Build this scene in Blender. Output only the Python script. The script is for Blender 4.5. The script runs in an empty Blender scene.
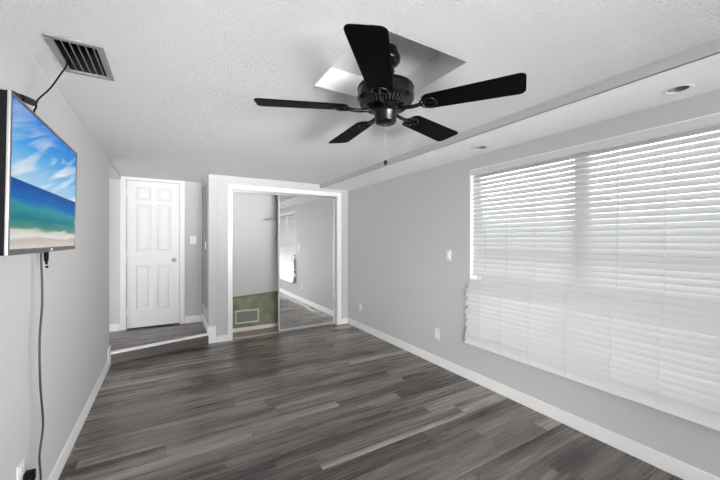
import bpy, bmesh, math, random
from mathutils import Vector, Matrix
random.seed(7)
S = bpy.context.scene
C = S.collection
PI = math.pi

# ------------------------------------------------------------ camera
cam = bpy.data.cameras.new('camera'); cam_o = bpy.data.objects.new('camera', cam); C.objects.link(cam_o)
cam.sensor_fit = 'HORIZONTAL'; cam.sensor_width = 36; cam.lens = 36*326.7/720
cam.clip_start = 0.02
cam_o.location = (0, 0, 1.35)
cam_o.rotation_euler = (PI/2, 0, -math.atan(191.6/326.7))
S.camera = cam_o

# ------------------------------------------------------------ world + light
w = bpy.data.worlds.new('sky'); S.world = w; w.use_nodes = True
wn = w.node_tree; wn.nodes.clear()
wo = wn.nodes.new('ShaderNodeOutputWorld'); bg = wn.nodes.new('ShaderNodeBackground')
tc = wn.nodes.new('ShaderNodeTexCoord'); sx = wn.nodes.new('ShaderNodeSeparateXYZ')
rp = wn.nodes.new('ShaderNodeValToRGB')
rp.color_ramp.elements[0].position = 0.0; rp.color_ramp.elements[0].color = (.84, .85, .86, 1)
rp.color_ramp.elements[1].position = .6; rp.color_ramp.elements[1].color = (.98, .99, 1, 1)
wn.links.new(tc.outputs['Generated'], sx.inputs[0]); wn.links.new(sx.outputs['Z'], rp.inputs[0])
wn.links.new(rp.outputs[0], bg.inputs[0]); bg.inputs[1].default_value = 5.0
wn.links.new(bg.outputs[0], wo.inputs[0])

def area(name, loc, rot, sx_, sy_, power, col=(1, 1, 1)):
    l = bpy.data.lights.new(name, 'AREA'); l.shape = 'RECTANGLE'; l.size = sx_; l.size_y = sy_
    l.energy = power; l.color = col
    o = bpy.data.objects.new(name, l); C.objects.link(o); o.location = loc; o.rotation_euler = rot
    return o
def aimed_fill(name, loc, target, sx_, sy_, power, spread):  # area lamp turned to a target, for the added fill
    o = area(name, loc, (0, 0, 0), sx_, sy_, power); o.data.spread = math.radians(spread)
    o.rotation_euler = (Vector(target)-o.location).to_track_quat('-Z', 'Y').to_euler()
# added fill lamps at the rear opening, the second aimed up under the ceiling
aimed_fill('rear_fill', (1.1, -3.10, 1.0), (-.3, 2.2, 1.1), 2.1, 1.8, 36, 140)
aimed_fill('ceiling_fill', (.8, -3.15, .50), (.8, 4.0, 2.5), 2.4, .7, 16, 30)
# added fill lamps in front of the solid side walls, both behind the camera
aimed_fill('right_fill', (2.48, -1.4, .90), (-.5, 3.0, 1.5), 1.4, 1.0, 23, 50)
aimed_fill('left_fill', (-.52, -1.4, .90), (2.5, 3.4, .60), 1.4, 1.0, 13, 42)
# added fill lamp, out of view at the left end of the landing
area('landing_fill', (-1.70, 4.90, .5), (PI/2+.8, 0, -PI/2), .8, .6, 11)
S.cycles.max_bounces = 16; S.cycles.diffuse_bounces = 14   # pale room: let the light bounce
S.view_settings.view_transform = 'Standard'; S.view_settings.look = 'None'
S.view_settings.gamma = 1; S.view_settings.use_curve_mapping = False
S.view_settings.exposure = 0.13

# ------------------------------------------------------------ materials
def mat(name, col, rough=.5, metal=0, spec=.5, bump=None, emis=None, trans=0):
    m = bpy.data.materials.new(name); m.use_nodes = True
    n = m.node_tree; b = n.nodes['Principled BSDF']
    b.inputs['Base Color'].default_value = (*col, 1); b.inputs['Roughness'].default_value = rough
    b.inputs['Metallic'].default_value = metal; b.inputs['Specular IOR Level'].default_value = spec
    if trans: b.inputs['Transmission Weight'].default_value = trans
    g = n.nodes.new('ShaderNodeNewGeometry'); t = n.nodes.new('ShaderNodeTexNoise')
    sc, st, dist, var = bump or (60, .05, .001, .03)
    t.inputs['Scale'].default_value = sc; t.inputs['Detail'].default_value = 3
    n.links.new(g.outputs['Position'], t.inputs['Vector'])
    if st:
        bp = n.nodes.new('ShaderNodeBump'); bp.inputs['Strength'].default_value = st; bp.inputs['Distance'].default_value = dist
        n.links.new(t.outputs['Fac'], bp.inputs['Height']); n.links.new(bp.outputs[0], b.inputs['Normal'])
    if var:
        mx = n.nodes.new('ShaderNodeMix'); mx.data_type = 'RGBA'
        mx.inputs[6].default_value = (*[c*(1-var) for c in col], 1); mx.inputs[7].default_value = (*[min(1, c*(1+var)) for c in col], 1)
        n.links.new(t.outputs['Fac'], mx.inputs[0]); n.links.new(mx.outputs[2], b.inputs['Base Color'])
    return m

WALL = (.60, .598, .597)
M = {}
M['wall'] = mat('wall_paint', WALL, .75, bump=(45, .25, .003, .02))
M['white'] = mat('white_trim_paint', (.94, .94, .94), .35, bump=(20, .03, .001, .01))
M['door'] = mat('white_door_paint', (.82, .82, .82), .4, bump=(30, .05, .001, .01))
M['smooth'] = mat('smooth_ceiling_patch', (.72, .72, .72), .7, bump=(5, .02, .002, .02))
M['soffit'] = mat('light_orange_peel_plaster', (.90, .90, .90), .8, bump=(70, .35, .004, .02))
M['black'] = mat('black_plastic', (.006, .006, .007), .6, spec=.08)
M['blade'] = mat('black_fan_blade_laminate', (.0018, .0018, .002), .5, spec=.03, bump=(30, .02, .001, .05))
M['fanmetal'] = mat('black_fan_metal', (.003, .003, .0035), .25, spec=.3)
M['silver'] = mat('brushed_silver', (.42, .42, .43), .35, metal=.7)
M['grey_metal'] = mat('grey_painted_metal', (.27, .265, .26), .45, metal=.2)
M['dark'] = mat('dark_duct_lining', (.008, .008, .008), .8)
M['plate'] = mat('white_plate_plastic', (.84, .84, .84), .35, bump=(20, 0, .001, .01))
M['slot'] = mat('dark_slot', (.03, .03, .03), .6)
M['blind'] = mat('white_blind_slat', (.71, .71, .71), .45, bump=(20, .03, .001, .015))
M['cord'] = mat('white_blind_cord', (.60, .60, .60), .8)
M['chrome'] = mat('satin_nickel', (.45, .45, .45), .28, metal=.9)
M['mirror'] = mat('mirror_glass', (.93, .935, .935), .015, metal=1, bump=(20, 0, .001, 0))
M['tan'] = mat('bare_tan_subfloor', (.50, .40, .31), .8, bump=(14, .1, .002, .25))
M['grille'] = mat('cream_grille_paint', (.72, .71, .62), .5)
M['grille_in'] = mat('grey_grille_louvre', (.34, .35, .32), .6)
M['shelf'] = mat('white_wire_coating', (.55, .55, .55), .4)
M['side_door'] = mat('grey_side_door_paint', (.36, .36, .365), .5)  # even mid grey, darker than the white door
M['ground'] = mat('pale_concrete', (.45, .45, .44), .9, bump=(8, .2, .01, .1))
M['leaf'] = mat('hedge_leaf', (.10, .13, .08), .7, bump=(20, .2, .01, .3))
M['fence'] = mat('grey_fence_board', (.30, .29, .28), .8)

def popcorn():
    m = bpy.data.materials.new('popcorn_ceiling'); m.use_nodes = True; n = m.node_tree
    b = n.nodes['Principled BSDF']; b.inputs['Base Color'].default_value = (.92, .92, .92, 1); b.inputs['Roughness'].default_value = .9
    b.inputs['Specular IOR Level'].default_value = .2
    g = n.nodes.new('ShaderNodeNewGeometry')
    a = n.nodes.new('ShaderNodeTexNoise'); a.inputs['Scale'].default_value = 110; a.inputs['Detail'].default_value = 4; a.inputs['Roughness'].default_value = .6
    a.inputs['Distortion'].default_value = .6
    v = n.nodes.new('ShaderNodeTexVoronoi'); v.inputs['Scale'].default_value = 130
    n.links.new(g.outputs['Position'], a.inputs['Vector']); n.links.new(g.outputs['Position'], v.inputs['Vector'])
    r = n.nodes.new('ShaderNodeMapRange'); r.inputs[1].default_value = .42; r.inputs[2].default_value = .66
    n.links.new(a.outputs['Fac'], r.inputs[0])
    s = n.nodes.new('ShaderNodeMath'); s.operation = 'MULTIPLY_ADD'; s.inputs[1].default_value = -.5
    n.links.new(v.outputs['Distance'], s.inputs[0]); n.links.new(r.outputs[0], s.inputs[2])
    bp = n.nodes.new('ShaderNodeBump'); bp.inputs['Strength'].default_value = .8; bp.inputs['Distance'].default_value = .013
    n.links.new(s.outputs[0], bp.inputs['Height']); n.links.new(bp.outputs[0], b.inputs['Normal'])
    return m
M['popcorn'] = popcorn()

def planks():
    m = bpy.data.materials.new('grey_brown_plank_floor'); m.use_nodes = True; n = m.node_tree; L = n.links
    b = n.nodes['Principled BSDF']
    def math_(op, a, bb=None, c=None):
        x = n.nodes.new('ShaderNodeMath'); x.operation = op
        for i, v in enumerate((a, bb, c)):
            if v is None: continue
            if isinstance(v, (int, float)): x.inputs[i].default_value = v
            else: L.new(v, x.inputs[i])
        return x.outputs[0]
    g = n.nodes.new('ShaderNodeNewGeometry'); s = n.nodes.new('ShaderNodeSeparateXYZ'); L.new(g.outputs['Position'], s.inputs[0])
    X, Y = s.outputs[0], s.outputs[1]
    W, LEN = .148, 1.22
    ry = math_('DIVIDE', math_('ADD', Y, 5.045), W); row = math_('FLOOR', ry); fy = math_('FRACT', ry)
    wn1 = n.nodes.new('ShaderNodeTexWhiteNoise'); wn1.noise_dimensions = '1D'; L.new(row, wn1.inputs['W'])
    rx = math_('DIVIDE', math_('ADD', math_('ADD', X, 10), math_('MULTIPLY', wn1.outputs['Value'], LEN)), LEN)
    col = math_('FLOOR', rx); fx = math_('FRACT', rx)
    cx = n.nodes.new('ShaderNodeCombineXYZ'); L.new(row, cx.inputs[0]); L.new(col, cx.inputs[1])
    wn2 = n.nodes.new('ShaderNodeTexWhiteNoise'); wn2.noise_dimensions = '2D'; L.new(cx.outputs[0], wn2.inputs['Vector'])
    pid = wn2.outputs['Value']
    v = n.nodes.new('ShaderNodeCombineXYZ')
    L.new(math_('MULTIPLY', X, .42), v.inputs[0]); L.new(math_('MULTIPLY', Y, 7.5), v.inputs[1]); L.new(math_('MULTIPLY', pid, 37), v.inputs[2])
    t1 = n.nodes.new('ShaderNodeTexNoise'); t1.inputs['Scale'].default_value = 1.3; t1.inputs['Detail'].default_value = 5; t1.inputs['Roughness'].default_value = .6; t1.inputs['Distortion'].default_value = .25
    L.new(v.outputs[0], t1.inputs['Vector'])
    v2 = n.nodes.new('ShaderNodeCombineXYZ')
    L.new(math_('MULTIPLY', X, 2.0), v2.inputs[0]); L.new(math_('MULTIPLY', Y, 62), v2.inputs[1]); L.new(math_('MULTIPLY', pid, 11), v2.inputs[2])
    t2 = n.nodes.new('ShaderNodeTexNoise'); t2.inputs['Scale'].default_value = 1.2; t2.inputs['Detail'].default_value = 4
    L.new(v2.outputs[0], t2.inputs['Vector'])
    mixv = math_('ADD', math_('MULTIPLY', pid, .34), math_('ADD', math_('MULTIPLY', t1.outputs['Fac'], 1.75), math_('MULTIPLY', t2.outputs['Fac'], .28)))
    mixv = math_('SUBTRACT', mixv, .71)
    r = n.nodes.new('ShaderNodeValToRGB'); e = r.color_ramp.elements
    e[0].position = .08; e[0].color = (.030, .025, .024, 1); e[1].position = .95; e[1].color = (.44, .385, .34, 1)
    x = e.new(.35); x.color = (.098, .082, .075, 1); x = e.new(.62); x.color = (.205, .172, .150, 1)
    L.new(mixv, r.inputs[0])
    # seams
    ey = math_('MINIMUM', fy, math_('SUBTRACT', 1, fy)); ex = math_('MINIMUM', fx, math_('SUBTRACT', 1, fx))
    sy = math_('LESS_THAN', ey, .012); sx_ = math_('LESS_THAN', ex, .0018)
    seam = math_('MAXIMUM', sy, sx_)
    mx = n.nodes.new('ShaderNodeMix'); mx.data_type = 'RGBA'; L.new(math_('MULTIPLY', seam, .55), mx.inputs[0])
    L.new(r.outputs[0], mx.inputs[6]); mx.inputs[7].default_value = (.02, .018, .018, 1)
    L.new(mx.outputs[2], b.inputs['Base Color'])
    L.new(math_('ADD', .20, math_('MULTIPLY', t2.outputs['Fac'], .16)), b.inputs['Roughness'])
    bp = n.nodes.new('ShaderNodeBump'); bp.inputs['Strength'].default_value = .25; bp.inputs['Distance'].default_value = .0015
    L.new(math_('SUBTRACT', t2.outputs['Fac'], seam), bp.inputs['Height']); L.new(bp.outputs[0], b.inputs['Normal'])
    b.inputs['Specular IOR Level'].default_value = .5
    return m
M['floor'] = planks()

def riser_mat():
    m = bpy.data.materials.new('riser_plank'); m.use_nodes = True; n = m.node_tree
    b = n.nodes['Principled BSDF']; b.inputs['Roughness'].default_value = .35
    g = n.nodes.new('ShaderNodeNewGeometry'); k = n.nodes.new('ShaderNodeVectorMath'); k.operation = 'MULTIPLY'; k.inputs[1].default_value = (1.2, 1.2, 32)
    t = n.nodes.new('ShaderNodeTexNoise'); t.inputs['Scale'].default_value = 1.6; t.inputs['Detail'].default_value = 4
    r = n.nodes.new('ShaderNodeValToRGB'); e = r.color_ramp.elements
    e[0].position = .3; e[0].color = (.055, .048, .045, 1); e[1].position = .75; e[1].color = (.17, .15, .135, 1)
    n.links.new(g.outputs['Position'], k.inputs[0]); n.links.new(k.outputs[0], t.inputs['Vector']); n.links.new(t.outputs['Fac'], r.inputs[0]); n.links.new(r.outputs[0], b.inputs['Base Color'])
    return m

def green_wall():
    # upper grey paint, lower band of old olive paint, with a hand-cut ragged edge
    m = bpy.data.materials.new('two_tone_closet_paint'); m.use_nodes = True; n = m.node_tree; L = n.links
    b = n.nodes['Principled BSDF']; b.inputs['Roughness'].default_value = .8
    g = n.nodes.new('ShaderNodeNewGeometry'); s = n.nodes.new('ShaderNodeSeparateXYZ'); L.new(g.outputs['Position'], s.inputs[0])
    t = n.nodes.new('ShaderNodeTexNoise'); t.inputs['Scale'].default_value = 6; t.inputs['Detail'].default_value = 4; L.new(g.outputs['Position'], t.inputs['Vector'])
    def mt(op, a, c, d=None):
        x = n.nodes.new('ShaderNodeMath'); x.operation = op
        for i, v in enumerate((a, c, d)):
            if v is None: continue
            if isinstance(v, (int, float)): x.inputs[i].default_value = v
            else: L.new(v, x.inputs[i])
        return x.outputs[0]
    edge = mt('ADD', mt('MULTIPLY', s.outputs[0], .065), mt('MULTIPLY', t.outputs['Fac'], .02))
    edge = mt('ADD', edge, .452)
    f = mt('LESS_THAN', s.outputs[2], edge)
    gm = n.nodes.new('ShaderNodeMix'); gm.data_type = 'RGBA'; L.new(mt('MULTIPLY_ADD', t.outputs['Fac'], 3, -1), gm.inputs[0]); gm.clamp_factor = True
    gm.inputs[6].default_value = (.25, .25, .165, 1); gm.inputs[7].default_value = (.37, .365, .265, 1)
    band = mt('MULTIPLY', f, mt('GREATER_THAN', s.outputs[2], mt('SUBTRACT', edge, .035)))
    g2 = n.nodes.new('ShaderNodeMix'); g2.data_type = 'RGBA'; L.new(mt('MULTIPLY', band, .6), g2.inputs[0]); L.new(gm.outputs[2], g2.inputs[6]); g2.inputs[7].default_value = (.21, .21, .13, 1)
    mx = n.nodes.new('ShaderNodeMix'); mx.data_type = 'RGBA'; L.new(f, mx.inputs[0])
    mx.inputs[6].default_value = (.74, .74, .74, 1); L.new(g2.outputs[2], mx.inputs[7]); L.new(mx.outputs[2], b.inputs['Base Color'])
    return m
M['green'] = green_wall()

def screen_mat(y0, y1, z0, z1):
    # picture shown on the television: sky with streaky clouds, deep blue sea, teal shallows, surf and sand
    m = bpy.data.materials.new('beach_picture_on_screen'); m.use_nodes = True; n = m.node_tree; L = n.links
    b = n.nodes['Principled BSDF']; b.inputs['Base Color'].default_value = (.0, .0, .0, 1); b.inputs['Roughness'].default_value = .4; b.inputs['Specular IOR Level'].default_value = .02
    tcn = n.nodes.new('ShaderNodeTexCoord'); s = n.nodes.new('ShaderNodeSeparateXYZ'); L.new(tcn.outputs['Object'], s.inputs[0])
    def mt(op, a, c=None, d=None):
        x = n.nodes.new('ShaderNodeMath'); x.operation = op
        for i, v in enumerate((a, c, d)):
            if v is None: continue
            if isinstance(v, (int, float)): x.inputs[i].default_value = v
            else: L.new(v, x.inputs[i])
        return x.outputs[0]
    U = mt('DIVIDE', mt('SUBTRACT', s.outputs[1], y0), y1-y0); V = mt('DIVIDE', mt('SUBTRACT', s.outputs[2], z0), z1-z0)
    def noise(su, sv, sc, det=4, dist=0, shear=0):
        c = n.nodes.new('ShaderNodeCombineXYZ'); L.new(mt('MULTIPLY', U, su), c.inputs[0]); L.new(mt('ADD', mt('MULTIPLY', V, sv), mt('MULTIPLY', U, shear)), c.inputs[1])
        t = n.nodes.new('ShaderNodeTexNoise'); t.inputs['Scale'].default_value = sc; t.inputs['Detail'].default_value = det; t.inputs['Distortion'].default_value = dist
        L.new(c.outputs[0], t.inputs['Vector']); return t.outputs['Fac']
    wav = noise(1.6, 9, 2, 3, .5)
    vv = mt('ADD', V, mt('MULTIPLY', mt('SUBTRACT', wav, .5), mt('MULTIPLY', .10, mt('LESS_THAN', V, .44))))
    r = n.nodes.new('ShaderNodeValToRGB'); e = r.color_ramp.elements
    def h(c): return tuple((x/255)**2.2 for x in c) + (1,)
    pts = [(0, (222, 214, 206)), (.06, (200, 192, 184)), (.085, (235, 232, 228)), (.125, (215, 215, 205)), (.15, (90, 150, 130)), (.22, (20, 125, 140)), (.30, (60, 150, 165)),
           (.36, (0, 110, 185)), (.465, (0, 80, 165)), (.473, (5, 75, 150)), (.478, (175, 215, 240)), (.56, (150, 205, 240)), (.75, (70, 165, 235)), (1, (30, 130, 225))]
    e[0].position = 0; e[0].color = h(pts[0][1]); e[1].position = 1; e[1].color = h(pts[-1][1])
    for p, c in pts[1:-1]:
        q = e.new(p); q.color = h(c)
    L.new(vv, r.inputs[0])
    cl = noise(.9, 4.6, 1.9, 6, .9, -2.2)
    cr = n.nodes.new('ShaderNodeMapRange'); cr.inputs[1].default_value = .47; cr.inputs[2].default_value = .72; L.new(cl, cr.inputs[0])
    low = n.nodes.new('ShaderNodeMapRange'); low.inputs[1].default_value = .95; low.inputs[2].default_value = .52; low.inputs[3].default_value = .35; low.inputs[4].default_value = 1.4; L.new(V, low.inputs[0])
    cf = mt('MULTIPLY', mt('MULTIPLY', cr.outputs[0], low.outputs[0]), mt('GREATER_THAN', V, .48))
    cf = mt('MINIMUM', cf, 1)
    mx = n.nodes.new('ShaderNodeMix'); mx.data_type = 'RGBA'; L.new(cf, mx.inputs[0]); L.new(r.outputs[0], mx.inputs[6]); mx.inputs[7].default_value = (.92, .95, .97, 1)
    L.new(mx.outputs[2], b.inputs['Emission Color']); b.inputs['Emission Strength'].default_value = .80
    return m

# ------------------------------------------------------------ mesh helpers
def bx(bm, x0, x1, y0, y1, z0, z1, mi=0, T=None):
    vs = [bm.verts.new((x, y, z)) for x in (x0, x1) for y in (y0, y1) for z in (z0, z1)]
    for f in ((0, 1, 3, 2), (4, 6, 7, 5), (0, 4, 5, 1), (2, 3, 7, 6), (0, 2, 6, 4), (1, 5, 7, 3)):
        fc = bm.faces.new([vs[i] for i in f]); fc.material_index = mi
    if T is not None:
        for v in vs: v.co = T @ v.co
    return vs
def quad(bm, pts, mi=0):
    f = bm.faces.new([bm.verts.new(p) for p in pts]); f.material_index = mi; return f
def prism(bm, poly, z0, z1):
    a = [bm.verts.new((x, y, z0)) for x, y in poly]; b = [bm.verts.new((x, y, z1)) for x, y in poly]
    bm.faces.new(a[::-1]); bm.faces.new(b)
    k = len(poly)
    for i in range(k): bm.faces.new([a[i], a[(i+1) % k], b[(i+1) % k], b[i]])
def lathe(bm, prof, seg=40, origin=(0, 0, 0), T=None, caps=True):
    rings = []
    for r, z in prof:
        rings.append([bm.verts.new((origin[0]+r*math.cos(2*PI*i/seg), origin[1]+r*math.sin(2*PI*i/seg), origin[2]+z)) for i in range(seg)])
    for a, b in zip(rings, rings[1:]):
        for i in range(seg): bm.faces.new([a[i], a[(i+1) % seg], b[(i+1) % seg], b[i]])
    if caps: bm.faces.new(rings[0][::-1]); bm.faces.new(rings[-1])
    if T is not None:
        for r in rings:
            for v in r: v.co = T @ v.co
def tube(bm, pts, r, seg=8):
    P = [Vector(p) for p in pts]; rings = []
    up = None
    for i, p in enumerate(P):
        d = (P[min(i+1, len(P)-1)] - P[max(i-1, 0)]).normalized()
        if up is None:
            up = d.orthogonal().normalized()
        else:
            up = (up - d*up.dot(d)).normalized()
        q = d.cross(up)
        rr = r[i] if isinstance(r, (list, tuple)) else r
        rings.append([bm.verts.new(p + (up*math.cos(2*PI*k/seg) + q*math.sin(2*PI*k/seg))*rr) for k in range(seg)])
    for a, b in zip(rings, rings[1:]):
        for i in range(seg): bm.faces.new([a[i], a[(i+1) % seg], b[(i+1) % seg], b[i]])
    bm.faces.new(rings[0][::-1]); bm.faces.new(rings[-1])
def smooth_path(pts, n=6):
    P = [Vector(p) for p in pts]; out = []
    for i in range(len(P)-1):
        p0, p1, p2, p3 = P[max(i-1, 0)], P[i], P[i+1], P[min(i+2, len(P)-1)]
        for k in range(n):
            t = k/n
            out.append(.5*((2*p1) + (p2-p0)*t + (2*p0-5*p1+4*p2-p3)*t*t + (3*p1-p0-3*p2+p3)*t**3))
    out.append(P[-1]); return out
def obj(name, bm, m, parent=None, loc=None, rot=None, bevel=0, smooth=False, seg=2):
    bmesh.ops.recalc_face_normals(bm, faces=bm.faces)
    me = bpy.data.meshes.new(name); bm.to_mesh(me); bm.free()
    for x in (m if isinstance(m, list) else [m]): me.materials.append(M[x] if isinstance(x, str) else x)
    if smooth:
        for p in me.polygons: p.use_smooth = True
        me.set_sharp_from_angle(angle=math.radians(38))
    o = bpy.data.objects.new(name, me); C.objects.link(o)
    if parent: o.parent = parent
    if loc: o.location = loc
    if rot: o.rotation_euler = rot
    if bevel:
        b = o.modifiers.new('bevel', 'BEVEL'); b.width = bevel; b.segments = seg; b.limit_method = 'ANGLE'
    return o
def thing(name, label, cat, loc=(0, 0, 0), rot=(0, 0, 0), group=None):
    o = bpy.data.objects.new(name, None); C.objects.link(o); o.empty_display_size = .1
    o.location = loc; o.rotation_euler = rot
    tag(o, label, cat, group); return o
def tag(o, label, cat, group=None):
    o['label'] = label; o['category'] = cat
    if group: o['group'] = group
    return o
def struct(o): o['kind'] = 'structure'; return o
def box(name, d, m, parent=None, bevel=0):
    bm = bmesh.new(); bx(bm, *d); return obj(name, bm, m, parent, bevel=bevel)
B = bmesh.new

# ------------------------------------------------------------ room dimensions
XL, XR, YC, YD, YR = -.548, 2.513, 4.671, 5.42, -3.2
CZ, SZ, SX = 2.21, 2.149, 2.02
PZ = .130                                     # platform by the door
# floor
bm = B(); bx(bm, XL-1.6, XR+.1, YR-.1, 4.71, -.1, 0); struct(obj('floor', bm, 'floor'))
bm = B(); bx(bm, .53, XR+.1, 4.711, 5.2, -.1, -.001); struct(obj('floor', bm, 'tan'))
# raised landing with its skewed front
yl = lambda x, o=0: 4.41 + (x+.548)*.25 + o
bm = B(); prism(bm, [(-1.9, yl(-.548)+.02), (-.548, yl(-.548)), (.451, yl(.451)), (.451, YD+.02), (-1.9, YD+.02)], .001, PZ)
struct(obj('floor', bm, 'floor'))
bm = B(); prism(bm, [(-.547, yl(-.548, -.0008)), (-.547, yl(-.548, -.006)), (.450, yl(.451, -.006)), (.450, yl(.451, -.0008))], .001, PZ-.019)
struct(obj('trim_9', bm, riser_mat()))
bm = B(); prism(bm, [(-.547, yl(-.548, -.012)), (.450, yl(.451, -.012)), (.450, yl(.451, .045)), (-.547, yl(-.548, .045))], PZ-.018, PZ+.004)
struct(obj('trim_1', bm, 'white', bevel=.003))
# left wall, header over the landing, alcove
struct(box('wall_left', (XL-.11, XL, YR, 4.388, 0, CZ+.05), 'wall'))
struct(box('trim_2', (XL-.11, XL, 4.389, YD, CZ-.045, CZ+.05), 'wall'))
struct(box('wall_alcove', (-1.95, -1.85, 4.3, YD+.1, 0, CZ), 'wall'))
struct(box('wall_alcove', (-1.84, XL-.111, 4.28, 4.387, 0, CZ), 'wall'))
struct(box('ceiling', (-1.95, XL-.111, 4.28, YD, CZ-.045, CZ+.05), 'smooth'))
# far wall of the landing: left piece, right piece, above the door
D0, D1, DZ = -.492, .141, 2.165
struct(box('wall_back', (-1.95, D0-.01, YD, YD+.1, 0, CZ+.05), 'wall'))
struct(box('wall_back', (D1+.01, .56, YD, YD+.1, 0, CZ+.05), 'wall'))
struct(box('wall_back', (D0-.009, D1+.009, YD, YD+.1, DZ+.005, CZ+.05), 'wall'))
struct(box('wall_back', (-.7, .4, YD+.101, YD+.13, 0, CZ+.05), 'wall'))  # added sheet behind the door, stops sky light leaking round its edges
# wall between landing and closet, closet front wall
struct(box('wall_partition', (.452, .552, YC+.0, YD-.001, 0, CZ+.05), 'wall'))
O0, O1, OZ = .739, 2.318, 2.05
bm = B(); bx(bm, .553, O0, YC, YC+.11, 0, CZ+.05); bx(bm, O1, XR, YC, YC+.11, 0, CZ+.05); bx(bm, O0, O1, YC, YC+.11, OZ, CZ+.05)
struct(obj('wall_closet', bm, 'wall'))
struct(box('wall_closet_rear', (.553, XR, 5.06, 5.16, 0, CZ), 'green'))
struct(box('wall_closet_side', (XR-.06, XR, YC+.111, 5.059, 0, CZ), 'green'))
struct(box('ceiling', (.553, XR, YC+.111, 5.06, CZ, CZ+.05), 'smooth'))
# right wall with window opening
W0, W1, WZ0, WZ1 = .29, 2.186, .50, 2.026
bm = B(); bx(bm, XR, XR+.14, YR, W0, 0, CZ+.05); bx(bm, XR, XR+.14, W1, YC+.2, 0, CZ+.05)
bx(bm, XR, XR+.14, W0, W1, 0, WZ0); bx(bm, XR, XR+.14, W0, W1, WZ1, CZ+.05)
struct(obj('wall_right', bm, 'wall'))
# rear wall behind the camera with a wide unglazed opening added to let sky light in
bm = B(); bx(bm, XL, -.5, YR-.12, YR, 0, CZ+.05); bx(bm, 2.1, XR, YR-.12, YR, 0, CZ+.05); bx(bm, -.5, 2.1, YR-.12, YR, 2.05, CZ+.05)
struct(obj('wall_rear', bm, 'wall'))
# ceiling with openings for the fan recess and the air vent
RX0, RX1, RY0, RY1, RZ = .70, 1.245, 1.10, 1.70, 2.34
VX0, VX1, VY0, VY1 = -.425, -.277, 1.855, 2.155
bm = B()
def cell(x0, x1, y0, y1, z=CZ): quad(bm, [(x0, y0, z), (x1, y0, z), (x1, y1, z), (x0, y1, z)])
xs = [XL, VX0, VX1, RX0, RX1, SX]; ys = [YR, RY0, RY1, VY0, VY1, YD]
for i in range(5):
    for j in range(5):
        if (i == 1 and j == 3) or (i == 3 and j == 1): continue
        cell(xs[i], xs[i+1], ys[j], ys[j+1])
struct(obj('ceiling', bm, 'popcorn'))
bm = B()
for a, b_ in (((RX0, RY0), (RX1, RY0)), ((RX1, RY0), (RX1, RY1)), ((RX1, RY1), (RX0, RY1)), ((RX0, RY1), (RX0, RY0))):
    quad(bm, [(*a, CZ), (*b_, CZ), (*b_, RZ), (*a, RZ)])
quad(bm, [(RX0, RY0, RZ), (RX1, RY0, RZ), (RX1, RY1, RZ), (RX0, RY1, RZ)])
struct(obj('ceiling', bm, 'smooth'))
# upper shell keeps daylight out above the ceiling
struct(box('ceiling', (-2, XR+.14, YR-.12, YD+.2, CZ+.28, CZ+.33), 'smooth'))
# soffit along the right wall: face in wall paint, underside with two round openings for the cans
struct(box('trim_3', (SX, SX+.012, YR, YC-.001, SZ, CZ), 'wall'))
cans = [(2.322, 1.909, .060), (2.326, .640, .050)]
bm = B()
def rect(x0, x1, y0, y1): quad(bm, [(x0, y0, SZ), (x1, y0, SZ), (x1, y1, SZ), (x0, y1, SZ)])
yy = YR
for cx, cy, cr in sorted(cans, key=lambda c: c[1]):
    h = .1
    rect(SX, XR, yy, cy-h); rect(SX, cx-h, cy-h, cy+h); rect(cx+h, XR, cy-h, cy+h); yy = cy+h
    N = 32
    for k in range(N):
        def ring(a):
            a = 2*PI*a/N; c_, s_ = math.cos(a), math.sin(a); q = h/max(abs(c_), abs(s_))
            return (cx+cr*c_, cy+cr*s_, SZ), (cx+q*c_, cy+q*s_, SZ)
        a0, b0 = ring(k); a1, b1 = ring(k+1)
        quad(bm, [a0, b0, b1, a1])
rect(SX, XR, yy, YC)
struct(obj('ceiling', bm, 'soffit'))

# baseboards and casings
def bb(name, d): return struct(box(name, d, 'white', bevel=.004))
bb('baseboard_left', (XL+.001, XL+.013, YR, 4.25, 0, .10))
bm = B(); prism(bm, [(XL+.001, 4.25), (XL+.013, 4.25), (XL+.013, 4.40), (XL-.05, 4.40), (XL-.05, 4.389), (XL+.001, 4.389)], 0, .215)
struct(obj('baseboard_left', bm, 'white', bevel=.003))
bb('baseboard_right', (XR-.014, XR-.001, YR, YC-.001, 0, .095))
bb('baseboard_back', (-1.84, D0-.068, YD-.014, YD-.001, PZ, PZ+.10))
bb('baseboard_back', (D1+.068, .437, YD-.014, YD-.001, PZ, PZ+.10))
bb('baseboard_partition', (.437, .4515, 4.70, YD-.001, PZ+.002, PZ+.11))
bb('baseboard_closet', (.437, .540, YC-.016, YC-.001, 0, .222))
bb('baseboard_closet', (.541, .682, YC-.013, YC-.001, 0, .085))
bb('baseboard_closet', (O1+.066, XR-.015, YC-.013, YC-.001, 0, .085))
bb('baseboard_closet_rear', (.56, XR-.07, 5.047, 5.059, 0, .055))
bm = B(); bx(bm, O0-.055, O0+.006, YC-.02, YC-.0005, 0, OZ+.052); bx(bm, O1-.006, O1+.065, YC-.02, YC-.0005, 0, OZ+.052); bx(bm, O0+.006, O1-.006, YC-.02, YC-.0005, OZ-.008, OZ+.052)
struct(obj('trim_4', bm, 'white', bevel=.003))
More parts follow.
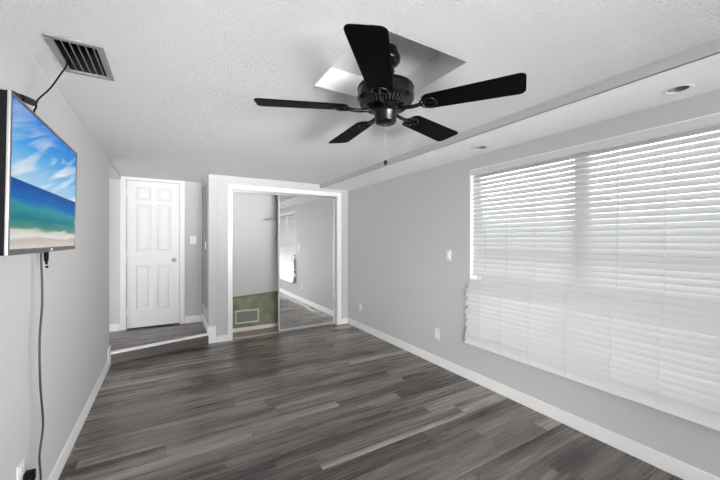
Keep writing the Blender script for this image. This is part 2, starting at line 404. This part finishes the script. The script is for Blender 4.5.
# white jambs lining the closet opening, top track
bm = B(); bx(bm, O0, O0+.006, YC, YC+.11, 0, OZ-.009); bx(bm, O1-.006, O1, YC, YC+.11, 0, OZ-.009); bx(bm, O0+.006, O1-.006, YC, YC+.11, OZ-.009, OZ-.001)
struct(obj('trim_5', bm, 'white'))
bm = B(); bx(bm, O0+.007, O1-.007, YC+.018, YC+.022, OZ-.045, OZ-.009); bx(bm, O0+.007, O1-.007, YC+.050, YC+.053, OZ-.038, OZ-.009); bx(bm, O0+.007, O1-.007, YC+.086, YC+.09, OZ-.045, OZ-.009)
struct(obj('trim_6', bm, 'silver'))
bm = B(); bx(bm, O0+.007, O1-.007, YC+.018, YC+.095, 0.0005, .006); bx(bm, O0+.007, O1-.007, YC+.052, YC+.055, .006, .013)
struct(obj('trim_7', bm, 'silver'))
# casing round the landing door
bm = B(); bx(bm, D0-.066, D0, YD-.018, YD-.0005, PZ+.001, DZ+.044); bx(bm, D1, D1+.064, YD-.018, YD-.0005, PZ+.001, DZ+.044); bx(bm, D0, D1, YD-.018, YD-.0005, DZ+.004, DZ+.044)
struct(obj('trim_8', bm, 'door', bevel=.004))

# ------------------------------------------------------------ six-panel door on the landing
dr = bpy.data.objects.new('door_1', None); C.objects.link(dr); dr.location = (D0, YD, PZ); struct(dr)
def panel_door(w_, h_, panels, y=0, th=.035):
    bm = B(); z0 = .006
    xs = sorted({0, w_} | {p[0] for p in panels} | {p[1] for p in panels}); zs = sorted({z0, h_} | {p[2] for p in panels} | {p[3] for p in panels})
    P = {(p[0], p[2]) for p in panels}
    for i in range(len(xs)-1):
        for j in range(len(zs)-1):
            x0, x1, za, zb = xs[i], xs[i+1], zs[j], zs[j+1]
            if (x0, za) in P:
                rg = [(0, 0), (.012, .011), (.024, .011), (.045, .003)]
                for (a, da), (b, db) in zip(rg, rg[1:]):
                    A = [(x0+a, y+da, za+a), (x1-a, y+da, za+a), (x1-a, y+da, zb-a), (x0+a, y+da, zb-a)]
                    Bq = [(x0+b, y+db, za+b), (x1-b, y+db, za+b), (x1-b, y+db, zb-b), (x0+b, y+db, zb-b)]
                    for k in range(4): quad(bm, [A[k], A[(k+1) % 4], Bq[(k+1) % 4], Bq[k]])
                quad(bm, Bq)
            else: quad(bm, [(x0, y, za), (x1, y, za), (x1, y, zb), (x0, y, zb)])
    for q in ([(0, y, z0), (w_, y, z0), (w_, y+th, z0), (0, y+th, z0)], [(0, y, h_), (w_, y, h_), (w_, y+th, h_), (0, y+th, h_)],
              [(0, y, z0), (0, y, h_), (0, y+th, h_), (0, y+th, z0)], [(w_, y, z0), (w_, y, h_), (w_, y+th, h_), (w_, y+th, z0)],
              [(0, y+th, z0), (w_, y+th, z0), (w_, y+th, h_), (0, y+th, h_)]): quad(bm, q)
    bmesh.ops.remove_doubles(bm, verts=bm.verts, dist=.0001)
    return bm
dw, dh = D1-D0-.008, DZ-PZ-.012
pz = [(.25, .86), (1.06, 1.70), (1.75, 1.94)]
pans = [(a, b, z0, z1) for z0, z1 in pz for a, b in ((.105, .278), (.350, .523))]
obj('door_panel', panel_door(dw, dh, pans), 'door', dr, loc=(.004, .002, .012))
bm = B(); lathe(bm, [(.030, 0), (.030, .004), (.012, .008), (.010, .03), (.022, .036), (.027, .048), (.024, .060), (.008, .066)], 28, T=Matrix.Rotation(PI/2, 4, 'X'))
kb = obj('door_knob', bm, 'chrome', dr, loc=(.562, .001, .93), smooth=True); kb['label'] = 'satin nickel door knob'
for z in (.24, 1.03, 1.86):
    bm = B(); lathe(bm, [(.006, -.045), (.006, .045)], 12); bx(bm, -.012, .012, .004, .006, -.045, .045)
    obj('hinge', bm, 'white', dr, loc=(.002, -.004, z), smooth=True)
box('threshold', (0.002, D1-D0-.002, .005, .09, .0015, .010), 'dark', dr)

# partly hidden door in the partition wall, seen edge-on
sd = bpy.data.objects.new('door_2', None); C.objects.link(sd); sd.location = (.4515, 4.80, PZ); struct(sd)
box('door_panel', (-.014, -.0005, .0, .50, .30, 1.98), 'side_door', sd)
bm = B(); bx(bm, -.018, -.0005, .502, .515, .28, 2.0); bx(bm, -.0165, -.0005, .12, .135, .31, 1.96)
obj('door_gap', bm, 'slot', sd)
box('strike_plate', (-.021, -.0145, .02, .09, 1.10, 1.20), 'plate', sd)

# ------------------------------------------------------------ sliding mirror doors
def mirror_door(name, x0, x1, y, pull):
    r = bpy.data.objects.new(name, None); C.objects.link(r); r.location = (x0, y, .014); struct(r)
    w_ = x1-x0; h_ = OZ-.014-.028; t = .022
    box('mirror_panel', (.018, w_-.018, .004, .010, .03, h_-.02), 'mirror', r)
    for a in (0, w_-.02): box('door_stile', (a, a+.02, 0, t, 0, h_), 'door_alu', r, bevel=.003)
    box('door_rail', (.02, w_-.02, 0, t, 0, .032), 'door_alu', r, bevel=.003)
    box('door_rail', (.02, w_-.02, 0, t, h_-.022, h_), 'door_alu', r, bevel=.003)
    if pull: box('finger_pull', (w_-.017, w_-.006, -.003, 0, .88-.6, 1.02-.6), 'grey_metal', r)
    return r
M['door_alu'] = mat('pale_aluminium_frame', (.62, .62, .62), .3, metal=.35)
mirror_door('door_3', 1.378, 2.286, YC+.026, True)
mirror_door('door_4', 1.400, 2.310, YC+.060, False)

# ------------------------------------------------------------ window behind the blinds
wr = bpy.data.objects.new('window_1', None); C.objects.link(wr); wr.location = (XR, W0, WZ0); struct(wr)
ww, wh = W1-W0, WZ1-WZ0
bm = B(); bx(bm, .09, .13, 0, .045, 0, wh); bx(bm, .09, .13, ww-.045, ww, 0, wh); bx(bm, .09, .13, .045, ww-.045, 0, .045); bx(bm, .09, .13, .045, ww-.045, wh-.045, wh)
bx(bm, .085, .13, ww/2-.045, ww/2+.045, .045, wh-.045)
bx(bm, .096, .125, .045, ww/2-.045, wh*.5-.02, wh*.5+.02); bx(bm, .096, .125, ww/2+.045, ww-.045, wh*.5-.02, wh*.5+.02)
obj('window_frame', bm, 'white', wr)
gm = bpy.data.materials.new('window_glass'); gm.use_nodes = True
gn = gm.node_tree; gb = gn.nodes['Principled BSDF']; gn.nodes.remove(gb)
tr = gn.nodes.new('ShaderNodeBsdfTransparent'); tr.inputs[0].default_value = (.93, .95, .95, 1); gl = gn.nodes.new('ShaderNodeBsdfGlossy'); gl.inputs['Roughness'].default_value = .02
lw = gn.nodes.new('ShaderNodeFresnel'); lw.inputs[0].default_value = 1.35; ms = gn.nodes.new('ShaderNodeMixShader')
gn.links.new(lw.outputs[0], ms.inputs[0]); gn.links.new(tr.outputs[0], ms.inputs[1]); gn.links.new(gl.outputs[0], ms.inputs[2]); gn.links.new(ms.outputs[0], gn.nodes['Material Output'].inputs[0])
for a, b_ in ((.046, ww/2-.046), (ww/2+.046, ww-.046)):
    for c_, d_ in ((.046, wh*.5-.021), (wh*.5+.021, wh-.046)): box('window_pane', (.108, .112, a, b_, c_, d_), gm, wr)
bm = B(); bx(bm, .001, .089, 0.0005, .008, .008, wh-.008); bx(bm, .001, .089, ww-.008, ww-.0005, .008, wh-.008); bx(bm, .001, .089, 0.0005, ww-.0005, wh-.008, wh-.0005); bx(bm, .001, .089, .0005, ww-.0005, .0005, .008)
obj('window_jamb', bm, 'white', wr)

# ------------------------------------------------------------ venetian blinds
BY0, BY1 = .30, 2.183
bl = thing('window_blind', 'wide white slatted blind over the window, its lowest slats sagging and askew', 'blinds', (2.552, (BY0+BY1)/2, 2.022))
PH = math.radians(50)
def slat_mesh(half_y0, half_y1):
    bm = B(); hw = .0255; n = 6; top = []; bot = []
    for k in range(n+1):
        u = -hw + 2*hw*k/n; cam_ = .0022*(1-(u/hw)**2)
        top.append((u, cam_+.0013)); bot.append((u, cam_-.0013))
    loop = top + bot[::-1]
    A = [bm.verts.new((u, half_y0, v)) for u, v in loop]; Bv = [bm.verts.new((u, half_y1, v)) for u, v in loop]
    bm.faces.new(A[::-1]); bm.faces.new(Bv)
    for i in range(len(loop)): bm.faces.new([A[i], A[(i+1) % len(loop)], Bv[(i+1) % len(loop)], Bv[i]])
    return bm
hy = (BY1-BY0)/2
box('valance', (-.036, -.028, -hy, hy, -.050, -.002), 'blind', bl, bevel=.003)
box('headrail', (-.026, .030, -hy+.003, hy-.003, -.044, -.003), 'blind', bl)
slat0 = obj('slat', slat_mesh(-hy+.003, hy-.001), 'blind', bl, smooth=True)
short = obj('slat', slat_mesh(-hy+.003, hy-.115), 'blind', bl, smooth=True); short['label'] = 'slat with a broken off end'
slats = []
bulge = lambda a: -.076*max(0, min(1, (-a-.97)/.17))
ztop = 2.022; z = -.066; i = 0; pitch = .0402
used0 = False
while z > -1.625:
    if abs(z + 1.03) < pitch/2: o = short
    elif not used0: o = slat0; used0 = True
    else:
        o = slat0.copy(); C.objects.link(o); o.parent = bl
    zz = z; tilt = 0; dy = 0; dx = 0; ph = PH + math.radians(16)*max(0, min(1, (-z-.90)/.25))
    low = max(0, (-z-1.14)/.46)
    if low > 0:
        dy = [.018, .0, .026, .010, .004, .016, .0, .009, .013, .002][i % 10]*1.5
        tilt = .016*math.sin(min(low, 1)*PI)              # far end hangs lower, like a sprung ladder
        dx = -.012*low - .004*(i % 3 == 0); ph = math.radians(60 + 3*((i*7) % 3))
    dx += bulge(z)
    o.location = (dx, dy, zz); o.rotation_euler = (tilt*(-1), -ph, 0)
    slats.append(zz)
    z -= pitch if z > -1.40 else pitch*.93
    if -1.545 < z+pitch < -1.505: z -= .014
    i += 1
zb = z + .008
br = box('bottom_rail', (-.028, .022, -hy+.003, hy-.010, -.008, .008), 'blind', bl, bevel=.003)
br.location = (-.022-.076, .012, zb-.005); br.rotation_euler = (0, math.radians(-60), 0)
for y in (2.015, 1.797, 1.546, 1.262, .99, .751, .50):
    bm = B(); yo = y-(BY0+BY1)/2
    pts = [(-.026, yo, -.06)] + [(-.027 + bulge(a) - .016*max(0, (-a-1.14)/.46) + .002*(k % 2), yo + .004*(k % 2)*(1 if a < -.9 else .3), a) for k, a in enumerate([-.2-.06*j for j in range(24)] + [zb+.0])]
    tube(bm, pts, .0013, 5)
    obj('ladder_cord', bm, 'cord', bl)
for y, l in ((1.546, 1.665), (.99, 1.0)):
    bm = B(); yo = y-(BY0+BY1)/2 - .01
    if l > 1.6: tube(bm, [(-.115, yo, zb-.012), (-.118, yo-.004, zb-.03), (-.115, yo, zb-.052)], .002, 6)
    else: tube(bm, [(-.040, yo, -.07), (-.041, yo, -.4), (-.040, yo, -.62)], .0018, 6)
    obj('pull_cord', bm, 'cord', bl)

# ------------------------------------------------------------ ceiling fan
fan = thing('ceiling_fan', 'black five-blade ceiling fan hanging from the square ceiling recess', 'ceiling fan', (.975, 1.40, RZ-.001))
zf = lambda z: z+1.35-(RZ-.001)           # camera-relative height -> local
bm = B(); lathe(bm, [(.062, 0), (.064, -.016), (.074, -.034), (.078, -.050), (.074, -.066), (.058, -.080), (.036, -.087), (.032, -.093), (.042, -.102), (.048, -.114), (.042, -.128), (.026, -.136), (.018, -.138)], 40)
obj('canopy', bm, 'fanmetal', fan, smooth=True)
bm = B(); lathe(bm, [(.0115, -.10), (.0115, -.175)], 20); lathe(bm, [(.018, -.150), (.034, -.160), (.040, -.178), (.03, -.182)], 30)
obj('downrod', bm, 'fanmetal', fan, smooth=True)
bm = B(); lathe(bm, [(.03, -.168), (.060, -.175), (.135, -.186), (.154, -.196), (.158, -.206), (.152, -.210), (.152, -.232), (.158, -.238), (.158, -.262), (.150, -.270), (.146, -.274), (.112, -.300), (.085, -.305), (.04, -.305)], 56)
mh = obj('motor_housing', bm, 'fanmetal', fan, smooth=True); mh.scale = (.93, .93, 1)
bm = B()
for k in range(44):
    a = 2*PI*k/44; T = Matrix.Rotation(a, 4, 'Z') @ Matrix.Translation((.129, 0, -.2895)) @ Matrix.Rotation(math.radians(-37.4), 4, 'Y')
    bx(bm, -.017, .017, -.0028, .0028, -.004, .004, T=T)
M['fan_edge'] = mat('worn_black_fan_trim', (.035, .035, .036), .3, spec=.6)
obj('vent_rib', bm, 'fan_edge', mh)
bm = B(); lathe(bm, [(.04, -.300), (.075, -.303), (.078, -.315), (.064, -.322), (.058, -.330), (.056, -.372), (.052, -.380), (.040, -.386), (.012, -.388)], 40)
obj('switch_housing', bm, 'fanmetal', fan, smooth=True)
# blades and blade irons: one of each, then copies
def blade_bm():
    bm = B(); pts = []
    r0, r1 = .195, .654; w0, w1 = .060, .075
    def corner(cx, cy, rr, a0, a1, n=6): return [(cx+rr*math.cos(math.radians(a0+(a1-a0)*k/n)), cy+rr*math.sin(math.radians(a0+(a1-a0)*k/n))) for k in range(n+1)]
    pts += corner(r1-.028, w1-.028, .028, 90, 0); pts += corner(r1-.028, -w1+.028, .028, 0, -90)
    pts += corner(r0+.038, -w0+.036, .036, -90, -180); pts += corner(r0+.038, w0-.036, .036, 180, 90)
    prism(bm, pts, -.003, .003); return bm
def iron_bm():
    bm = B()
    tube(bm, smooth_path([(.070, 0, -.004), (.110, 0, -.010), (.150, .0, -.012), (.190, 0, -.0075)]), .0095, 10)
    # open scrolled plate under the blade root
    for s in (-1, 1): tube(bm, smooth_path([(.180, 0, -.007), (.196, s*.026, -.007), (.222, s*.036, -.007), (.250, s*.030, -.007), (.262, s*.012, -.007), (.264, 0, -.007)], 5), .0055, 8)
    tube(bm, [(.185, 0, -.007), (.264, 0, -.007)], .0055, 8)
    for x, y in ((.215, .026), (.215, -.026), (.262, 0)): lathe(bm, [(.009, -.003), (.009, -.010), (.005, -.0125)], 12, origin=(x, y, 0))
    return bm
b0 = None
zb_ = zf(.680); PITCH = math.radians(-10)
for a in (157.5, 86, 15, -56.5, -130.5):
    if b0 is None:
        i0 = obj('blade_iron', iron_bm(), 'fanmetal', fan, smooth=True); b0 = obj('blade', blade_bm(), 'blade', fan, bevel=.0015)
        i_, b_ = i0, b0
    else:
        i_ = i0.copy(); b_ = b0.copy(); C.objects.link(i_); C.objects.link(b_); i_.parent = fan; b_.parent = fan
    b_.scale = (1.035 if a == -130.5 else 1, 1, 1)
    for o in (i_, b_):
        o.location = (0, 0, zb_); o.rotation_mode = 'XYZ'; o.rotation_euler = (PITCH, 0, math.radians(a))
# pull chain
bm = B(); tube(bm, [(0, 0, zf(.632)), (0, 0, zf(.415))], .0011, 6)
ch = obj('pull_chain', bm, 'chrome', fan)
bm = B(); lathe(bm, [(.002, .014), (.007, .010), (.0105, 0), (.007, -.010), (.002, -.013)], 16, origin=(0, 0, zf(.402)))
obj('chain_pendant', bm, 'fanmetal', ch, smooth=True)

# ------------------------------------------------------------ television
TY0, TY1, TZ0, TZ1 = 1.158, 1.848, 1.310, 1.728
tv = thing('television', 'flat television on the left wall showing a beach and blue sea', 'television', (-.352, (TY0+TY1)/2, TZ0), (0, math.radians(.9), 0))
hw_, hh = (TY1-TY0)/2, TZ1-TZ0
bm = B(); bx(bm, -.022, -.002, -hw_, hw_, 0, hh); obj('casing', bm, 'black', tv, bevel=.004)
bm = B(); bx(bm, -.060, -.0225, -hw_+.07, hw_-.07, .05, hh-.08); obj('rear_cover', bm, 'black', tv, bevel=.012)
bm = B(); bx(bm, -.002, .0035, -hw_, -hw_+.010, 0, hh); bx(bm, -.002, .0035, hw_-.010, hw_, 0, hh); bx(bm, -.002, .0035, -hw_+.010, hw_-.010, hh-.009, hh)
bx(bm, -.002, .0035, -hw_+.010, hw_-.010, 0, .016)
M['tv_bezel'] = mat('dark_grey_bezel', (.085, .085, .088), .3, metal=.5)
bz = obj('bezel', bm, 'tv_bezel', tv, bevel=.0012); bz['label'] = 'dark grey screen bezel'
bm = B(); bx(bm, -.003, .0045, -hw_-.0055, -hw_-.0003, .0, hh+.001); sb = obj('side_trim', bm, 'silver', tv, bevel=.002); sb['label'] = 'silver side edge'
s0, s1, sz0, sz1 = -hw_+.010, hw_-.010, .016, hh-.009
bm = B(); bx(bm, -.0015, .0015, s0, s1, sz0, sz1)
obj('screen', bm, screen_mat(s0, s1, sz0, sz1), tv)
# maker's mark in the middle of the lower bezel: small ring and two strokes
bm = B()
tube(bm, [(.0040, .004+.0042*math.cos(a*PI/8), .008+.0042*math.sin(a*PI/8)) for a in range(17)], .0006, 6)
bx(bm, .0036, .0046, .012, .0132, .0045, .0115); bx(bm, .0036, .0046, .0132, .0165, .0045, .0056)
bx(bm, .0036, .0046, .019, .0202, .0045, .0115); bx(bm, .0036, .0046, .0202, .0235, .0045, .0056); bx(bm, .0036, .0046, .0202, .0235, .0104, .0115); bx(bm, .0036, .0046, .0225, .0235, .0056, .0085)
obj('logo', bm, 'plate', tv)
# wall bracket and arm
wm = thing('wall_bracket', 'black swing-arm bracket reaching from the wall behind the television top', 'bracket', (XL, 1.52, 1.55))
box('wall_plate', (.001, .014, -.05, .05, -.16, .10), 'black', wm, bevel=.003)
bm = B(); tube(bm, [(.014, 0, 0), (.075, -.03, 0), (.136, 0, 0)], .011, 10); obj('arm', bm, 'black', wm, smooth=True)
# adapter lying on top of the arm, above the screen's far edge: cable ends in it
ad = thing('power_adapter', 'black inline adapter with cable, poking out above the television', 'adapter', (-.44, 1.50, 1.80))
bm = B()
A0, A1 = Vector((-.395, 1.325, 1.775)), Vector((-.462, 1.775, 1.895))
def at(t): return tuple(A0.lerp(A1, t) - Vector((-.44, 1.50, 1.80)))
tube(bm, [at(.36), at(.37), at(.66), at(.98), at(1.0)], [.006, .011, .0125, .013, .010], 12)
obj('adapter_body', bm, 'black', ad, smooth=True)
bm = B(); tube(bm, [at(0), at(.20), at(.38)], [.010, .010, .008], 8)
obj('adapter_lead', bm, 'black', ad, smooth=True)
# thin black cord from the ceiling vent to behind the set
bm = B()
tube(bm, smooth_path([(-.400, 1.955, 2.215), (-.41, 2.016, 2.175), (-.43, 1.994, 2.109), (-.45, 1.947, 2.028), (-.47, 1.900, 1.966), (-.476, 1.872, 1.935), (-.472, 1.840, 1.895), (-.47, 1.811, 1.867), (-.45, 1.76, 1.80), (-.44, 1.70, 1.66)], 5), .0032, 8)
tag(obj('antenna_cord', bm, 'black', smooth=True), 'thin black cord drooping from the ceiling vent to the television', 'cable')
# power cord hanging to the floor socket
bm = B()
zz = [1.36, 1.30, 1.075, .90, .70, .50, .38, .27, .17, .09]; yy_ = [2.014, 2.016, 2.034, 1.998, 2.006, 2.044, 1.996, 2.012, 1.985, 1.985]
tube(bm, smooth_path([(-.46, 1.80, 1.50), (-.49, 1.95, 1.42)] + [(-.50-.0*k, y, z) for k, (y, z) in enumerate(zip(yy_, zz))] + [(-.515, 1.99, .055)], 6), .0042, 8)
M['cable'] = mat('dark_grey_cable', (.03, .03, .032), .5)
tag(obj('hanging_cord', bm, 'cable', smooth=True), 'dark grey power cord hanging down the left wall below the television', 'cable')
lc = thing('loose_connector', 'short black cable end dangling under the television beside the cord', 'cable', (-.50, 2.09, 1.30))
bm = B(); tube(bm, [(0, -.0, .09), (0, 0, .02), (0, 0, .0)], .004, 8); obj('lead', bm, 'black', lc, smooth=True)
bm = B(); tube(bm, [(0, 0, .005), (0, 0, -.045), (0, .002, -.055), (0, .006, -.066)], [.010, .009, .005, .005], 10); lathe(bm, [(.003, -.006), (.007, 0), (.003, .006)], 10, origin=(0, .010, -.078)); obj('plug', bm, 'black', lc, smooth=True)

# ------------------------------------------------------------ ceiling vent
vt = thing('ceiling_vent', 'grey metal air vent grille with long louvres in the popcorn ceiling', 'vent', (-.351, 2.005, CZ))
bm = B(); a, b_, c_, d_ = -.102, .101, -.178, .178; ia, ib, ic, id_ = VX0+.351, VX1+.351, VY0-2.005, VY1-2.005
bx(bm, a, b_, c_, ic, -.008, -.0005); bx(bm, a, b_, id_, d_, -.008, -.0005); bx(bm, a, ia, ic, id_, -.008, -.0005); bx(bm, ib, b_, ic, id_, -.008, -.0005)
obj('frame', bm, 'grey_metal', vt, bevel=.003)
bm = B(); bx(bm, ia-.004, ib+.004, ic-.004, id_+.004, .14, .15)
for q in ((ia-.004, ia, ic, id_), (ib, ib+.004, ic, id_), (ia, ib, ic-.004, ic), (ia, ib, id_, id_+.004)): bx(bm, *q, .0, .14)
obj('duct', bm, 'dark', vt)
for k in range(5):
    x = ia + (ib-ia)*(k+.75)/5.4; bm = B(); bx(bm, -.013, .013, ic, id_, -.0014, .0014, T=Matrix.Translation((x, 0, .008)) @ Matrix.Rotation(math.radians(62), 4, 'Y')); obj('louvre', bm, 'grey_metal', vt)

# ------------------------------------------------------------ recessed downlights
labels = ['round recessed light in the soffit above the far corner of the blind', 'round recessed light in the soffit at the upper right, nearest the camera']
for (cx, cy, cr), lab in zip(cans, labels):
    t = thing('recessed_light', lab, 'recessed light', (cx, cy, SZ), group='recessed lights in the soffit')
    bm = B(); lathe(bm, [(cr-.006, .0), (cr-.004, -.004), (cr+.010, -.004), (cr+.016, -.0008), (cr+.0155, -.0005)], 40, caps=False); obj('trim_ring', bm, 'plate', t, smooth=True)
    bm = B(); lathe(bm, [(cr-.005, .0), (cr-.014, .040), (cr-.018, .055)], 40, caps=False); obj('baffle', bm, 'grey_metal', t, smooth=True)
    bm = B(); lathe(bm, [(.002, .034), (.022, .036), (cr-.018, .052), (cr-.017, .056)], 32); obj('lamp', bm, 'grille_in', t, smooth=True)

# ------------------------------------------------------------ plates and sockets
def plate(name, label, cat, loc, rotz, kind, w=.072, h=.115):
    t = thing(name, label, cat, loc, (0, 0, rotz))   # local: +y is away from the wall... plate faces local -y
    box('cover_plate', (-w/2, w/2, -.006, -.0005, -h/2, h/2), 'plate', t, bevel=.002)
    if kind == 'switch': box('rocker', (-.017, .017, -.0105, -.006, -.034, .034), 'white', t, bevel=.002)
    if kind == 'toggle':
        box('toggle', (-.004, .004, -.016, -.006, -.004, .014), 'white', t, bevel=.001)
    if kind == 'outlet':
        for z in (-.024, .024):
            s = box('socket', (-.017, .017, -.0085, -.006, z-.015, z+.015), 'white', t, bevel=.002)
            bm = B(); bx(bm, -.008, -.006, -.0092, -.0084, z-.003, z+.007); bx(bm, .006, .008, -.0092, -.0084, z-.003, z+.007); bx(bm, -.002, .002, -.0092, -.0084, z-.011, z-.007); obj('slot', bm, 'slot', s)
    return t
# right wall faces -x: local -y -> world -x  => rotate by -90 deg
plate('light_switch', 'white light switch plate on the right wall beside the blind', 'light switch', (XR-.0005, 2.465, 1.19), -PI/2, 'switch')
plate('wall_outlet', 'white wall outlet low on the right wall below the switch', 'outlet', (XR-.0005, 2.625, .335), -PI/2, 'outlet')
plate('wall_outlet', 'small white wall outlet low on the right wall near the closet corner', 'outlet', (XR-.0005, 4.278, .335), -PI/2, 'outlet')
plate('light_switch', 'white light switch plate on the wall right of the white door', 'light switch', (.318, YD-.0005, 1.352), 0, 'toggle', w=.085, h=.12)
op = plate('wall_outlet', 'white wall outlet at the lower left with a black plug in it', 'outlet', (XL+.0005, 1.935, .345), PI/2, 'outlet')
pg = thing('black_plug', 'chunky black plug in the lower left wall outlet', 'plug', (XL+.0095, 1.955, .332), (0, 0, PI/2))
box('plug_body', (-.020, .020, -.034, -.0005, -.036, .010), 'black', pg, bevel=.005)

# ------------------------------------------------------------ inside the closet
gr = thing('return_air_grille', 'cream framed air grille on the olive painted closet wall', 'vent', (.84, 5.0595, .112))
gw, gh = .345, .20
bm = B(); bx(bm, 0, gw, -.012, -.0005, 0, .022); bx(bm, 0, gw, -.012, -.0005, gh-.022, gh); bx(bm, 0, .022, -.012, -.0005, .022, gh-.022); bx(bm, gw-.022, gw, -.012, -.0005, .022, gh-.022)
obj('frame', bm, 'grille', gr, bevel=.002)
box('backing', (.022, gw-.022, -.003, -.0005, .022, gh-.022), 'grille_in', gr)
for k in range(8):
    bm = B(); bx(bm, .022, gw-.022, -.008, .006, -.0008, .0008, T=Matrix.Translation((0, -.006, .032+k*.0195)) @ Matrix.Rotation(math.radians(-50), 4, 'X')); obj('louvre', bm, 'grille_in', gr)
ws = thing('wire_shelf', 'white wire shelf with a slanted bracket inside the closet', 'shelf', (1.24, 5.059, 1.655))
bm = B()
for y, zz_ in ((-.002, 0), (-.10, 0), (-.20, 0), (-.30, 0), (-.302, -.03)): tube(bm, [(0, y-.004, zz_), (1.20, y-.004, zz_)], .003, 6)
for k in range(48): tube(bm, [(.01+k*.025, -.004, .003), (.01+k*.025, -.304, .003), (.01+k*.025, -.306, -.03)], .0014, 5)
obj('wire_deck', bm, 'shelf', ws)
for x in (.20, 1.05):
    bm = B(); tube(bm, [(x, -.004, -.27), (x, -.29, -.01)], .005, 6); bx(bm, x-.008, x+.008, -.006, -.001, -.30, -.25); obj('bracket', bm, 'shelf', ws)

# ------------------------------------------------------------ outside the window
box('ground', (XR+.15, 14, -8, 12, -.25, -.20), 'ground')['kind'] = 'structure'
